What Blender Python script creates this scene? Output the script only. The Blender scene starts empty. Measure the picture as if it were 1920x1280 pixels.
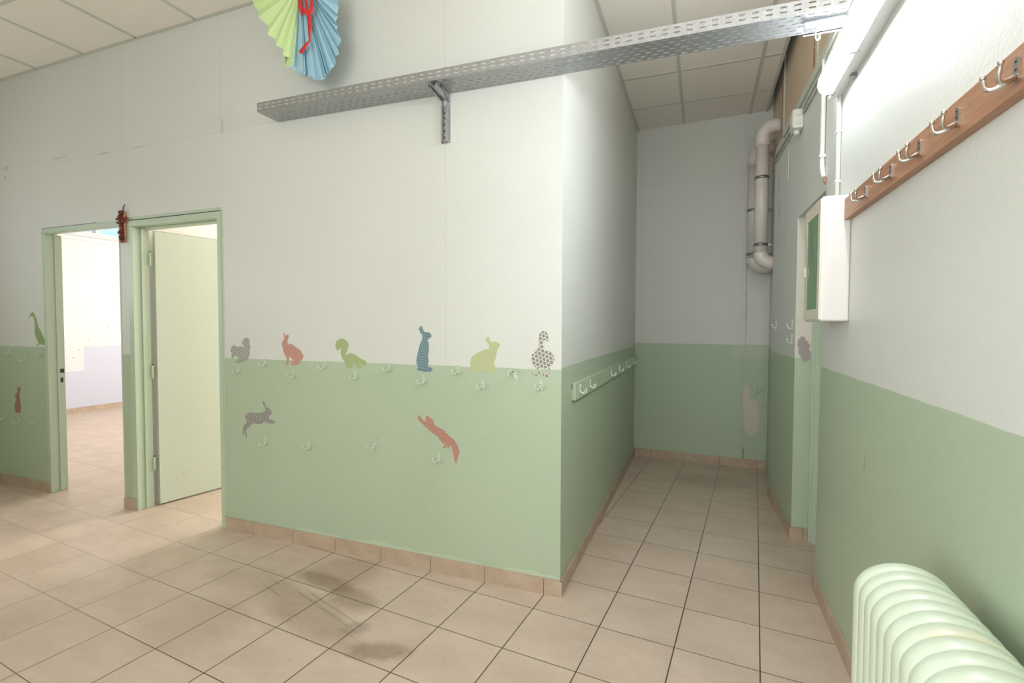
import bpy, bmesh, math, random
from mathutils import Vector, Matrix
random.seed(7)
S = bpy.context.scene
COL = S.collection

# ------------------------------------------------------------------ camera
F_PX, CAM_H, PITCH, ROLL, YAW = 930.65, 1.395, 0.03404, 0.0028, 0.3645
fwd = Vector((-math.sin(YAW)*math.cos(PITCH), math.cos(YAW)*math.cos(PITCH), -math.sin(PITCH)))
rgt = Vector((math.cos(YAW), math.sin(YAW), 0.0))
upv = rgt.cross(fwd)
rgt = rgt*math.cos(ROLL) + upv*math.sin(ROLL)
upv = rgt.cross(fwd)
cam_data = bpy.data.cameras.new('camera')
cam = bpy.data.objects.new('camera', cam_data)
COL.objects.link(cam)
cam_data.sensor_width = 36.0
cam_data.lens = F_PX/1920*36.0
cam_data.clip_start = 0.02
cam.matrix_world = Matrix(((rgt.x, upv.x, -fwd.x, 0), (rgt.y, upv.y, -fwd.y, 0), (rgt.z, upv.z, -fwd.z, CAM_H), (0, 0, 0, 1)))
S.camera = cam

# ------------------------------------------------------------------ world, view, big lights
world = bpy.data.worlds.new('world'); S.world = world
world.use_nodes = True
bg = world.node_tree.nodes['Background']
bg.inputs[0].default_value = (0.50, 0.72, 0.90, 1)
bg.inputs[1].default_value = 1.5
S.view_settings.view_transform = 'Standard'
S.view_settings.look = 'None'
S.view_settings.exposure = 0.12
S.view_settings.gamma = 1.0
S.view_settings.use_curve_mapping = False

def area(name, loc, size, power, color, direction):
    l = bpy.data.lights.new(name, 'AREA'); l.shape = 'RECTANGLE'
    l.size, l.size_y = size; l.energy = power; l.color = color
    o = bpy.data.objects.new(name, l); COL.objects.link(o)
    o.location = loc
    o.rotation_euler = Vector(direction).to_track_quat('-Z', 'Y').to_euler()
    return o
# fill light added behind the camera; the rear-wall windows are invented for it
area('fill_light_rear', (-0.95, -3.02, 1.85), (2.7, 1.8), 54, (1.0, 0.98, 0.955), (0.05, 1, -0.05))
# fill added from the left to light the right wall; partition and window invented
area('fill_light_left', (-2.33, -1.75, 1.65), (2.2, 2.0), 104, (1.0, 0.985, 0.965), (1, -0.22, 0.0))
# unseen fill added at far left to lift dim surfaces; its window is invented
area('fill_light_far_left', (-6.05, 0.85, 1.95), (1.2, 0.9), 13, (1.0, 0.985, 0.96), (1, -0.12, 0.10))
# daylight through the windows of the room beyond the first doorway; fill light added in the room with the door leaf
area('window_light_next_room', (-6.6, 7.3, 1.9), (4.0, 1.8), 260, (1.0, 0.985, 0.97), (-0.2, -1, -0.05))
area('fill_light_small_room', (-2.4, 6.6, 1.9), (1.6, 1.4), 165, (1.0, 0.98, 0.95), (-0.35, -1, 0.0))
TUBE_STRENGTH = 45.0

# ------------------------------------------------------------------ helpers
def ray(px, py):
    return rgt*((px-960)/F_PX) - upv*((py-640)/F_PX) + fwd
def on_y(px, py, Y):
    q = ray(px, py); t = Y/q.y
    return Vector((q.x*t, Y, q.z*t + CAM_H))

class MB:
    def __init__(s): s.v = []; s.f = []; s.sm = []
    def add(s, vs, fs, smooth=False):
        n = len(s.v); s.v += [tuple(v) for v in vs]
        s.f += [tuple(i+n for i in f) for f in fs]; s.sm += [smooth]*len(fs); return s
    def box(s, x0, x1, y0, y1, z0, z1):
        vs = [(x, y, z) for x in (x0, x1) for y in (y0, y1) for z in (z0, z1)]
        return s.add(vs, [(0,1,3,2),(4,6,7,5),(0,4,5,1),(2,3,7,6),(0,2,6,4),(1,5,7,3)])
    def prism(s, pts, z0, z1):
        n = len(pts)
        vs = [(p[0], p[1], z0) for p in pts] + [(p[0], p[1], z1) for p in pts]
        fs = [tuple(range(n))[::-1], tuple(range(n, 2*n))] + [(i, (i+1) % n, n+(i+1) % n, n+i) for i in range(n)]
        return s.add(vs, fs)
    def hexa(s, bottom, top):
        vs = list(bottom)+list(top)
        return s.add(vs, [(3,2,1,0),(4,5,6,7),(0,1,5,4),(1,2,6,5),(2,3,7,6),(3,0,4,7)])
    def tube(s, pts, r, seg=10, cap=True):
        pts = [Vector(p) for p in pts]; n = len(pts)
        rs = r if isinstance(r, (list, tuple)) else [r]*n
        t0 = (pts[1]-pts[0]).normalized()
        a = Vector((0, 0, 1)) if abs(t0.z) < 0.9 else Vector((1, 0, 0))
        u = t0.cross(a).normalized(); vs = []
        for i, p in enumerate(pts):
            t = (pts[min(i+1, n-1)]-pts[max(i-1, 0)]).normalized()
            u = (u - t*u.dot(t)).normalized(); w = t.cross(u)
            for k in range(seg):
                an = 2*math.pi*k/seg
                vs.append(p + (u*math.cos(an)+w*math.sin(an))*rs[i])
        fs = [(i*seg+k, i*seg+(k+1) % seg, (i+1)*seg+(k+1) % seg, (i+1)*seg+k) for i in range(n-1) for k in range(seg)]
        s.add(vs, fs, True)
        if cap:
            m = len(s.v)-n*seg
            s.f += [tuple(m+k for k in range(seg))[::-1], tuple(m+(n-1)*seg+k for k in range(seg))]; s.sm += [False, False]
        return s
    def ball(s, c, r, seg=10, sq=(1, 1, 1)):
        c = Vector(c); vs = []; fs = []; rings = max(4, seg//2)
        for i in range(rings+1):
            th = math.pi*i/rings
            for k in range(seg):
                ph = 2*math.pi*k/seg
                vs.append(c+Vector((r*sq[0]*math.sin(th)*math.cos(ph), r*sq[1]*math.sin(th)*math.sin(ph), r*sq[2]*math.cos(th))))
        fs = [(i*seg+k, (i+1)*seg+k, (i+1)*seg+(k+1) % seg, i*seg+(k+1) % seg) for i in range(rings) for k in range(seg)]
        return s.add(vs, fs, True)
    def build(s, name, m, parent=None, bevel=0, seg=2):
        me = bpy.data.meshes.new(name); me.from_pydata(s.v, [], s.f); me.update()
        bm = bmesh.new(); bm.from_mesh(me)
        bmesh.ops.remove_doubles(bm, verts=bm.verts, dist=1e-6)
        bmesh.ops.recalc_face_normals(bm, faces=bm.faces)
        bm.to_mesh(me); bm.free()
        if len(me.polygons) == len(s.sm):
            me.polygons.foreach_set('use_smooth', s.sm)
        elif any(s.sm):
            me.polygons.foreach_set('use_smooth', [True]*len(me.polygons))
        me.materials.append(m)
        o = bpy.data.objects.new(name, me); COL.objects.link(o)
        if parent: o.parent = parent
        if bevel:
            b = o.modifiers.new('bevel', 'BEVEL'); b.width = bevel; b.segments = seg; b.limit_method = 'ANGLE'
        return o
def tag(o, label, cat, group=None, kind=None):
    o['label'] = label; o['category'] = cat
    if group: o['group'] = group
    if kind: o['kind'] = kind
    return o
def struct(o): o['kind'] = 'structure'; return o
def thing(name, loc, label, cat, group=None, rz=0):
    o = bpy.data.objects.new(name, None); COL.objects.link(o)
    o.empty_display_size = 0.05; o.location = loc; o.rotation_euler = (0, 0, rz)
    return tag(o, label, cat, group)
def copy_tree(o, parent=None):
    c = o.copy(); COL.objects.link(c)
    if parent: c.parent = parent
    for ch in list(o.children): copy_tree(ch, c)
    return c
def B(): return MB()

# ------------------------------------------------------------------ node helper and materials
class N:
    def __init__(s, name, rough=0.6, metal=0.0, spec=0.5):
        s.m = bpy.data.materials.new(name); s.m.use_nodes = True
        s.t = s.m.node_tree; s.b = s.t.nodes['Principled BSDF']
        s.b.inputs['Roughness'].default_value = rough; s.b.inputs['Metallic'].default_value = metal
        s.b.inputs['Specular IOR Level'].default_value = spec
    def n(s, typ, **kw):
        x = s.t.nodes.new(typ)
        for k, v in kw.items(): setattr(x, k, v)
        return x
    def put(s, sock, v):
        if isinstance(v, bpy.types.NodeSocket): s.t.links.new(v, sock)
        elif isinstance(v, (tuple, list)) and len(v) == 3 and sock.type == 'RGBA': sock.default_value = (*v, 1)
        else: sock.default_value = v
    def math(s, op, a, b=0.0, c=None, clamp=False):
        x = s.n('ShaderNodeMath', operation=op); x.use_clamp = clamp
        s.put(x.inputs[0], a); s.put(x.inputs[1], b)
        if c is not None: s.put(x.inputs[2], c)
        return x.outputs[0]
    def mix(s, f, a, b):
        x = s.n('ShaderNodeMix', data_type='RGBA')
        s.put(x.inputs[0], f); s.put(x.inputs[6], a); s.put(x.inputs[7], b)
        return x.outputs[2]
    def pos(s):
        g = s.n('ShaderNodeNewGeometry'); x = s.n('ShaderNodeSeparateXYZ')
        s.t.links.new(g.outputs['Position'], x.inputs[0])
        return g.outputs['Position'], x.outputs[0], x.outputs[1], x.outputs[2]
    def noise(s, vec, scale, detail=3, rough=0.5, dist=0.0):
        x = s.n('ShaderNodeTexNoise'); s.put(x.inputs['Vector'], vec)
        x.inputs['Scale'].default_value = scale; x.inputs['Detail'].default_value = detail
        x.inputs['Roughness'].default_value = rough; x.inputs['Distortion'].default_value = dist
        return x.outputs[0]
    def ramp(s, v, lo, hi):
        x = s.n('ShaderNodeMapRange'); x.interpolation_type = 'SMOOTHSTEP'
        s.put(x.inputs[0], v); s.put(x.inputs[1], lo); s.put(x.inputs[2], hi)
        return x.outputs[0]
    def bump(s, h, strength=0.2, dist=0.002):
        x = s.n('ShaderNodeBump'); x.inputs['Strength'].default_value = strength; x.inputs['Distance'].default_value = dist
        s.put(x.inputs['Height'], h); s.t.links.new(x.outputs[0], s.b.inputs['Normal']); return x
    def color(s, c): s.put(s.b.inputs['Base Color'], c); return s
    def blob(s, axes, centre, radii, ang=0.0, warp=0.35, scale=9.0, soft=0.25):
        """0..1 mask of an irregular patch on two of the position axes"""
        P, x, y, z = s.pos(); ax = {'x': x, 'y': y, 'z': z}
        u = s.math('SUBTRACT', ax[axes[0]], centre[0]); v = s.math('SUBTRACT', ax[axes[1]], centre[1])
        ca, sa = math.cos(ang), math.sin(ang)
        p = s.math('ADD', s.math('MULTIPLY', u, ca/radii[0]), s.math('MULTIPLY', v, sa/radii[0]))
        q = s.math('ADD', s.math('MULTIPLY', u, -sa/radii[1]), s.math('MULTIPLY', v, ca/radii[1]))
        d = s.math('SQRT', s.math('ADD', s.math('MULTIPLY', p, p), s.math('MULTIPLY', q, q)))
        nz = s.noise(P, scale, 4, 0.65)
        d = s.math('ADD', d, s.math('MULTIPLY', s.math('SUBTRACT', nz, 0.5), warp*2))
        return s.math('SUBTRACT', 1.0, s.ramp(d, 1.0-soft, 1.0+soft))

def plain(name, col, rough=0.5, metal=0.0, var=0.05, scale=12, bump=0.0, bscale=80):
    n = N(name, rough, metal); P, x, y, z = n.pos()
    nz = n.noise(P, scale, 4, 0.6)
    dark = tuple(c*(1-var*2) for c in col)
    n.color(n.mix(nz, dark, tuple(min(1, c*(1+var*0.5)) for c in col)))
    if bump: n.bump(n.noise(P, bscale, 3), bump)
    return n.m

CREAM = (0.680, 0.692, 0.655)
MINT = (0.450, 0.540, 0.400)
GROUT = (0.075, 0.058, 0.050)

def wall_paint(name, dado, cream=CREAM, mint=MINT, bump=0.10, bscale=160, seams_x=(), seams_y=(), seams_z=(), extra=None, rough=0.42):
    n = N(name, rough, 0, 0.35); P, x, y, z = n.pos()
    wob = n.math('MULTIPLY', n.math('SUBTRACT', n.noise(P, 5, 3), 0.5), 0.012)
    zz = n.math('ADD', z, wob)
    f = n.ramp(zz, dado-0.0018, dado+0.0018)
    cloud = n.noise(P, 1.7, 3, 0.55); fine = n.noise(P, 26, 4, 0.6)
    amt = n.math('ADD', n.math('MULTIPLY', cloud, 0.6), n.math('MULTIPLY', fine, 0.4))
    cr = n.mix(amt, tuple(c*0.94 for c in cream), tuple(min(1, c*1.04) for c in cream))
    mi = n.mix(amt, tuple(c*0.91 for c in mint), tuple(min(1, c*1.06) for c in mint))
    c = n.mix(f, mi, cr)
    for axis, lst in ((x, seams_x), (y, seams_y), (z, seams_z)):
        for s0 in lst:
            d = n.math('ABSOLUTE', n.math('SUBTRACT', n.math('ADD', axis, n.math('MULTIPLY', wob, 0.12)), s0))
            k = n.math('MULTIPLY', n.math('SUBTRACT', 1.0, n.ramp(d, 0.0008, 0.0030)), n.math('MULTIPLY', n.noise(P, 3.0, 2), 0.62))
            c = n.mix(k, c, (0.40, 0.38, 0.31))
    if extra: c = extra(n, c)
    n.color(c); n.bump(n.noise(P, bscale, 3, 0.6), bump, 0.0015)
    return n.m

def front_extra(n, c):
    P, x, y, z = n.pos()
    # brighter touch-up paint along the top of the skirting tiles
    nz = n.noise(P, 4.5, 3, 0.6)
    lim = n.math('ADD', 0.055, n.math('MULTIPLY', nz, 0.09))
    k = n.math('MULTIPLY', n.math('LESS_THAN', z, lim), n.math('GREATER_THAN', x, -2.4))
    c = n.mix(n.math('MULTIPLY', k, 0.75), c, (0.52, 0.61, 0.47))
    # chipped plaster along the skirting
    lim2 = n.math('ADD', 0.086, n.math('MULTIPLY', n.math('SUBTRACT', n.noise(P, 40, 3, 0.7), 0.5), 0.022))
    c = n.mix(n.math('MULTIPLY', n.math('LESS_THAN', z, lim2), 0.5), c, (0.50, 0.41, 0.33))
    # filler marks above the doors
    for cx, cz, rx, rz in ((-4.76, 2.701, 0.10, 0.005), (-4.20, 2.672, 0.08, 0.005), (-3.82, 2.671, 0.06, 0.004), (-5.49, 2.70, 0.014, 0.025), (-5.51, 2.62, 0.02, 0.012), (-1.776, 0.725, 0.009, 0.006), (-2.985, 2.70, 0.008, 0.05)):
        c = n.mix(n.math('MULTIPLY', n.blob('xz', (cx, cz), (rx, rz), 0, 0.5, 60), 0.45), c, (0.42, 0.27, 0.20))
    return c
def back_extra(n, c):
    for cx, cz, rx, rz in ((0.465, 0.50, 0.075, 0.17), (0.42, 0.68, 0.035, 0.13)):
        c = n.mix(n.math('MULTIPLY', n.blob('xz', (cx, cz), (rx, rz), 0, 0.55, 17, 0.05), 0.92), c, (0.64, 0.55, 0.50))
    c = n.mix(n.math('MULTIPLY', n.blob('xz', (0.46, 1.13), (0.2, 0.07), 0, 0.5, 9, 0.3), 0.35), c, (0.62, 0.66, 0.54))
    for a, b, r1, r2, an in ((0.53, 0.745, 0.055, 0.006, 0.7), (0.515, 0.79, 0.035, 0.005, 1.5), (0.55, 0.60, 0.03, 0.004, 0.2)):
        c = n.mix(n.math('MULTIPLY', n.blob('xz', (a, b), (r1, r2), an, 1.0, 30, 0.5), 0.35), c, (0.10, 0.11, 0.09))
    d = n.blob('xz', (0.404, 1.60), (0.0022, 0.42), 0, 1.3, 11, 0.1)
    d2 = n.blob('xz', (0.400, 0.13), (0.004, 0.07), 0, 1.0, 18, 0.1)
    c = n.mix(n.math('MAXIMUM', d, d2), c, (0.06, 0.06, 0.06))
    return c
def right_extra(n, c):
    P, x, y, z = n.pos()
    c = n.mix(n.math('MULTIPLY', n.blob('yz', (3.00, 0.28), (0.028, 0.12), 0, 0.6, 24, 0.15), 0.7), c, (0.56, 0.47, 0.40))
    for a, b, r1, r2, an in ((4.30, 2.27, 0.01, 0.09, 0), (4.05, 2.10, 0.008, 0.14, 0.1), (4.35, 2.48, 0.012, 0.06, -0.3), (2.2, 0.88, 0.006, 0.03, 0.2)):
        c = n.mix(n.math('MULTIPLY', n.blob('yz', (a, b), (r1, r2), an, 0.8, 30, 0.2), 0.6), c, (0.22, 0.22, 0.18))
    return c
def reveal_extra(n, c):
    c = n.mix(n.math('MULTIPLY', n.blob('xz', (0.618, 1.24), (0.035, 0.085), 0.2, 0.6, 34, 0.08), 0.95), c, (0.36, 0.32, 0.31))
    return c

M = {}
M['front'] = wall_paint('front_wall_paint', 1.166, seams_x=(-1.322, -3.002, -4.00, -5.15), seams_z=(2.668,), extra=front_extra)
M['left'] = wall_paint('left_wall_paint', 1.200, seams_x=(-5.15,), seams_z=(2.70,), extra=front_extra)
M['corr'] = wall_paint('corridor_wall_paint', 1.176, seams_y=(4.05,))
M['back'] = wall_paint('back_wall_paint', 1.205, seams_x=(-0.60, 0.372,), seams_z=(2.85,), extra=back_extra)
M['right'] = wall_paint('right_wall_paint', 1.183, bump=0.55, bscale=62, extra=right_extra)
M['reveal'] = wall_paint('reveal_paint', 1.19, cream=(0.70, 0.66, 0.58), bump=0.2, extra=reveal_extra)
M['rear'] = wall_paint('rear_wall_bounce_paint', 1.183, cream=(0.80, 0.80, 0.77), mint=(0.52, 0.62, 0.47))  # whiter than the seen walls, to bounce more light into the room
M['next'] = None

def next_room():
    n = N('next_room_paint', 0.55); P, x, y, z = n.pos()
    lim = n.mix(n.math('GREATER_THAN', y, 4.893), (0.65,)*3, (1.03,)*3)
    f = n.math('GREATER_THAN', z, lim)
    c = n.mix(f, (0.57, 0.58, 0.66), (0.70, 0.70, 0.685))
    for yy, zz in ((5.24, 1.35), (5.35, 1.33), (5.17, 1.27), (5.21, 1.15), (4.83, 0.98), (4.75, 0.86), (4.96, 1.12)):
        c = n.mix(n.math('MULTIPLY', n.blob('yz', (yy, zz), (0.010, 0.010), 0, 0.3, 40, 0.2), 0.7), c, (0.25, 0.24, 0.25))
    n.color(c); return n.m
M['next'] = next_room()
M['cream_room'] = plain('small_room_paint', (0.80, 0.77, 0.71), 0.6)

def floor_mat():
    n = N('floor_tiles', 0.38, 0, 0.45); P, x, y, z = n.pos()
    A = 0.0910; ca, sa = math.cos(A), math.sin(A); T = 0.33295
    tx = n.math('SUBTRACT', n.math('MULTIPLY', x, ca), n.math('MULTIPLY', y, sa))
    ty = n.math('ADD', n.math('MULTIPLY', x, sa), n.math('MULTIPLY', y, ca))
    tx = n.math('DIVIDE', n.math('ADD', tx, 0.62413), T); ty = n.math('DIVIDE', n.math('SUBTRACT', ty, 2.19917), T)
    def edge(v):
        fr = n.math('FRACT', v); return n.math('MINIMUM', fr, n.math('SUBTRACT', 1.0, fr))
    ex, ey = edge(tx), edge(ty)
    gx = n.math('SUBTRACT', 1.0, n.ramp(ex, 0.0062, 0.0090)); gy = n.math('SUBTRACT', 1.0, n.ramp(ey, 0.0048, 0.0076))
    g = n.math('MAXIMUM', gx, gy)
    cell = n.n('ShaderNodeCombineXYZ'); n.put(cell.inputs[0], n.math('FLOOR', tx)); n.put(cell.inputs[1], n.math('FLOOR', ty))
    wn = n.n('ShaderNodeTexWhiteNoise'); wn.noise_dimensions = '3D'; n.t.links.new(cell.outputs[0], wn.inputs['Vector'])
    off = n.n('ShaderNodeVectorMath', operation='MULTIPLY_ADD'); n.t.links.new(wn.outputs['Color'], off.inputs[0])
    off.inputs[1].default_value = (7, 7, 7); n.t.links.new(P, off.inputs[2])
    st = n.n('ShaderNodeCombineXYZ'); so = n.n('ShaderNodeSeparateXYZ'); n.t.links.new(wn.outputs['Color'], so.inputs[0])
    n.put(st.inputs[0], n.math('ADD', n.math('MULTIPLY', tx, 0.30), n.math('MULTIPLY', so.outputs[0], 9)))
    n.put(st.inputs[1], n.math('ADD', n.math('MULTIPLY', ty, 0.62), n.math('MULTIPLY', so.outputs[1], 9)))
    n.put(st.inputs[2], n.math('MULTIPLY', so.outputs[2], 9))
    m1 = n.noise(st.outputs[0], 3.2, 6, 0.60); m2 = n.noise(off.outputs[0], 22, 4, 0.6)
    mm = n.math('ADD', n.math('MULTIPLY', m1, 0.75), n.math('MULTIPLY', m2, 0.25))
    mm = n.ramp(mm, 0.22, 0.80)
    c = n.mix(mm, (0.520, 0.410, 0.322), (0.665, 0.540, 0.445))
    c = n.mix(n.math('MULTIPLY', wn.outputs['Value'], 0.10), c, (0.50, 0.36, 0.27))
    # local grime
    def grime(centre, radii, ang, amt, col=(0.20, 0.125, 0.07), warp=0.35, sc=7, soft=0.45):
        nonlocal c
        b = n.blob('xy', centre, radii, ang, warp, sc, soft)
        b = n.math('MULTIPLY', b, n.math('ADD', 0.45, n.math('MULTIPLY', n.noise(P, 30, 5, 0.7), 0.75)))
        c = n.mix(n.math('MULTIPLY', b, amt), c, col)
    grime((-1.86, 2.24), (0.21, 0.15), -0.05, 0.42, soft=0.35, warp=0.30, sc=9)
    grime((-1.89, 2.115), (0.20, 0.062), -0.14, 0.62, soft=0.40, warp=0.25, sc=9)
    grime((-1.64, 2.03), (0.15, 0.08), -0.2, 0.6, warp=0.6, sc=9)
    grime((-1.80, 1.86), (0.40, 0.11), -0.33, 0.45)
    grime((-1.27, 1.735), (0.13, 0.06), 0.35, 0.65, warp=0.8, sc=10)
    grime((-1.47, 1.83), (0.07, 0.05), 0.5, 0.55, (0.26, 0.20, 0.15))
    grime((-2.2, 1.62), (0.22, 0.24), 0.4, 0.22)
    grime((-2.3, 2.0), (0.25, 0.12), 0.3, 0.18)
    grime((0.05, 4.75), (0.30, 0.22), 0, 0.30)
    grime((-4.9, 3.55), (0.40, 0.18), 0.3, 0.25, (0.30, 0.17, 0.12))
    # brush streaks
    mp = n.n('ShaderNodeCombineXYZ'); cc, ss_ = math.cos(0.33), math.sin(0.33)
    n.put(mp.inputs[0], n.math('MULTIPLY', n.math('SUBTRACT', n.math('MULTIPLY', x, cc), n.math('MULTIPLY', y, ss_)), 1.6))
    n.put(mp.inputs[1], n.math('MULTIPLY', n.math('ADD', n.math('MULTIPLY', x, ss_), n.math('MULTIPLY', y, cc)), 40))
    sk = n.noise(mp.outputs[0], 1.0, 3, 0.6)
    sb = n.math('MULTIPLY', n.blob('xy', (-1.78, 1.89), (0.46, 0.11), -0.33, 0.2, 6, 0.3), n.ramp(sk, 0.54, 0.70))
    c = n.mix(n.math('MULTIPLY', sb, 0.38), c, (0.15, 0.11, 0.08))
    # specks of dirt
    vo = n.n('ShaderNodeTexVoronoi'); n.t.links.new(P, vo.inputs['Vector']); vo.inputs['Scale'].default_value = 16
    sp = n.math('LESS_THAN', vo.outputs['Distance'], 0.045)
    vo2 = n.n('ShaderNodeTexVoronoi'); n.t.links.new(P, vo2.inputs['Vector']); vo2.inputs['Scale'].default_value = 110
    dirty = n.blob('xy', (-1.85, 1.88), (0.42, 0.20), -0.2, 0.5, 6, 0.5)
    sp2 = n.math('MULTIPLY', n.math('MULTIPLY', n.math('LESS_THAN', vo2.outputs['Distance'], 0.22), dirty), n.math('GREATER_THAN', n.noise(P, 14, 3), 0.52))
    c = n.mix(n.math('MULTIPLY', n.math('MAXIMUM', sp, sp2), 0.6), c, (0.10, 0.08, 0.06))
    gcol = n.mix(n.ramp(x, -3.4, -1.9), (0.36, 0.285, 0.215), GROUT)
    gfade = n.math('SUBTRACT', 1.0, n.math('MULTIPLY', n.ramp(y, 3.0, 4.5), 0.35))
    c = n.mix(n.math('MULTIPLY', g, gfade), c, gcol)
    n.color(c)
    h = n.math('ADD', n.math('MULTIPLY', g, -1.0), n.math('MULTIPLY', m2, 0.10))
    n.bump(h, 0.35, 0.002)
    n.put(n.b.inputs['Roughness'], n.math('ADD', 0.34, n.math('MULTIPLY', m2, 0.18)))
    return n.m
M['floor'] = floor_mat()

def ceil_mat():
    n = N('ceiling_panel', 0.9, 0, 0.1); P, x, y, z = n.pos()
    f = n.noise(P, 150, 3, 0.7); w = n.noise(P, 0.9, 2)
    c = n.mix(n.ramp(f, 0.35, 0.75), (0.86, 0.81, 0.735), (0.92, 0.875, 0.80))
    c = n.mix(n.math('MULTIPLY', w, 0.15), c, (0.62, 0.58, 0.50))
    n.color(c); n.bump(f, 0.25, 0.002); return n.m
M['ceil'] = ceil_mat()
M['tbar'] = plain('ceiling_bar_paint', (0.60, 0.595, 0.52), 0.45, 0, 0.03)
M['skirt'] = None
def skirt_mat():
    n = N('skirting_tile', 0.4, 0, 0.45); P, x, y, z = n.pos()
    m = n.noise(P, 9, 5, 0.62); f = n.noise(P, 60, 3, 0.6)
    c = n.mix(n.ramp(n.math('ADD', n.math('MULTIPLY', m, 0.7), n.math('MULTIPLY', f, 0.3)), 0.3, 0.7), (0.430, 0.315, 0.225), (0.555, 0.430, 0.330))
    n.color(c); return n.m
M['skirt'] = skirt_mat()
M['grout'] = plain('grout', GROUT, 0.9)
M['frame'] = plain('door_frame_mint', (0.50, 0.59, 0.46), 0.35, 0, 0.03, 6, 0.05, 60)
M['leaf'] = plain('door_leaf_mint', (0.610, 0.660, 0.555), 0.30, 0, 0.02, 3, 0.04, 90)
M['edge'] = plain('door_edge_brown', (0.32, 0.17, 0.09), 0.6)
M['tan'] = plain('tan_board', (0.78, 0.60, 0.42), 0.55, 0, 0.05, 5)
M['batten'] = plain('batten_white', (0.66, 0.65, 0.55), 0.5, 0, 0.05, 20)
M['batten_brown'] = plain('batten_brown', (0.36, 0.19, 0.09), 0.5, 0, 0.12, 30)
M['void_shade'] = plain('dark_void', (0.02, 0.02, 0.022), 0.9)
M['pvc'] = plain('pvc_grey_pink', (0.76, 0.70, 0.66), 0.28, 0, 0.03, 8)
M['white_plastic'] = plain('white_plastic', (0.78, 0.79, 0.70), 0.35, 0, 0.03, 15)
M['mint_hook'] = plain('painted_hook_mint', (0.600, 0.690, 0.540), 0.28, 0, 0.04, 40)
M['cream_hook'] = plain('painted_hook_cream', (0.64, 0.68, 0.58), 0.3, 0, 0.04, 40)
M['rail_hook'] = plain('painted_rail_hook', (0.78, 0.84, 0.72), 0.28)
M['rail_mint'] = plain('painted_rail_mint', (0.520, 0.620, 0.460), 0.35, 0, 0.06, 25)
M['black'] = plain('black', (0.03, 0.03, 0.03), 0.6)
M['chrome'] = plain('nickel', (0.62, 0.59, 0.54), 0.25, 1.0, 0.08, 60)
M['steel_dark'] = plain('steel_strap', (0.34, 0.37, 0.35), 0.35, 1.0, 0.1, 60)
M['white_metal'] = plain('white_enamel', (0.74, 0.715, 0.69), 0.35, 0, 0.015, 4)
M['cab_face'] = plain('cabinet_face', (0.70, 0.66, 0.55), 0.35, 0, 0.02, 10)
M['trunk'] = plain('trunking_paint', (0.60, 0.62, 0.53), 0.4, 0, 0.05, 20)
M['housing'] = plain('lamp_housing', (0.82, 0.82, 0.82), 0.4, 0, 0.02, 10)
M['red_ribbon'] = plain('red_ribbon', (0.72, 0.030, 0.030), 0.35, 0, 0.06, 40)
M['green_paper'] = plain('green_paper', (0.66, 0.84, 0.42), 0.7, 0, 0.02, 20)
M['blue_paper'] = plain('blue_paper', (0.42, 0.66, 0.78), 0.7, 0, 0.02, 20)
M['dark_red'] = plain('dark_red_lacquer', (0.15, 0.012, 0.012), 0.45, 0, 0.25, 90)
M['orange_red'] = plain('orange_red_clay', (0.36, 0.055, 0.02), 0.5, 0, 0.15, 60)
M['cross_wood'] = plain('cross_wood', (0.50, 0.30, 0.18), 0.6, 0, 0.1, 40)
M['purple'] = plain('purple_cord', (0.10, 0.03, 0.09), 0.6)
M['exposed'] = plain('bare_plaster', (0.62, 0.47, 0.32), 0.8, 0, 0.12, 120)

def galv():
    n = N('galvanised_steel', 0.38, 0.85); P, x, y, z = n.pos()
    vo = n.n('ShaderNodeTexVoronoi'); n.t.links.new(P, vo.inputs['Vector']); vo.inputs['Scale'].default_value = 170
    s = n.n('ShaderNodeSeparateColor'); n.t.links.new(vo.outputs['Color'], s.inputs[0])
    n.color(n.mix(s.outputs[0], (0.36, 0.37, 0.37), (0.47, 0.48, 0.49)))
    n.put(n.b.inputs['Roughness'], n.math('ADD', 0.30, n.math('MULTIPLY', n.noise(P, 40, 3), 0.25))); return n.m
M['galv'] = galv()
def wood():
    n = N('brown_rail_wood', 0.45); P, x, y, z = n.pos()
    mp = n.n('ShaderNodeMapping'); mp.inputs['Scale'].default_value = (20, 1.6, 26); n.t.links.new(P, mp.inputs[0])
    g = n.noise(mp.outputs[0], 2.2, 5, 0.6, 0.8)
    c = n.mix(n.ramp(g, 0.35, 0.7), (0.345, 0.165, 0.088), (0.445, 0.235, 0.135))
    n.color(c); return n.m
M['wood'] = wood()
def radiator_paint():
    n = N('radiator_enamel', 0.28, 0, 0.5); P, x, y, z = n.pos()
    c = n.mix(n.noise(P, 5, 3), (0.58, 0.665, 0.53), (0.68, 0.76, 0.63))
    c = n.mix(n.math('MULTIPLY', n.blob('xy', (0.46, 1.10), (0.07, 0.02), 0, 0.5, 20, 0.3), 0.4), c, (0.72, 0.66, 0.45))
    for a, b in ((0.515, 0.965), (0.525, 0.93), (0.49, 0.90), (0.47, 0.97)):
        c = n.mix(n.math('MULTIPLY', n.blob('xy', (a, b), (0.006, 0.004), 0, 0.6, 60, 0.3), 0.7), c, (0.16, 0.15, 0.11))
    n.color(c); return n.m
M['radiator'] = radiator_paint()
def tube_mat():
    n = N('lit_diffuser', 0.3); n.color((0.9, 0.9, 0.9))
    n.b.inputs['Emission Color'].default_value = (0.90, 0.955, 1.0, 1); n.b.inputs['Emission Strength'].default_value = TUBE_STRENGTH
    return n.m
M['tube'] = tube_mat()
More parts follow.
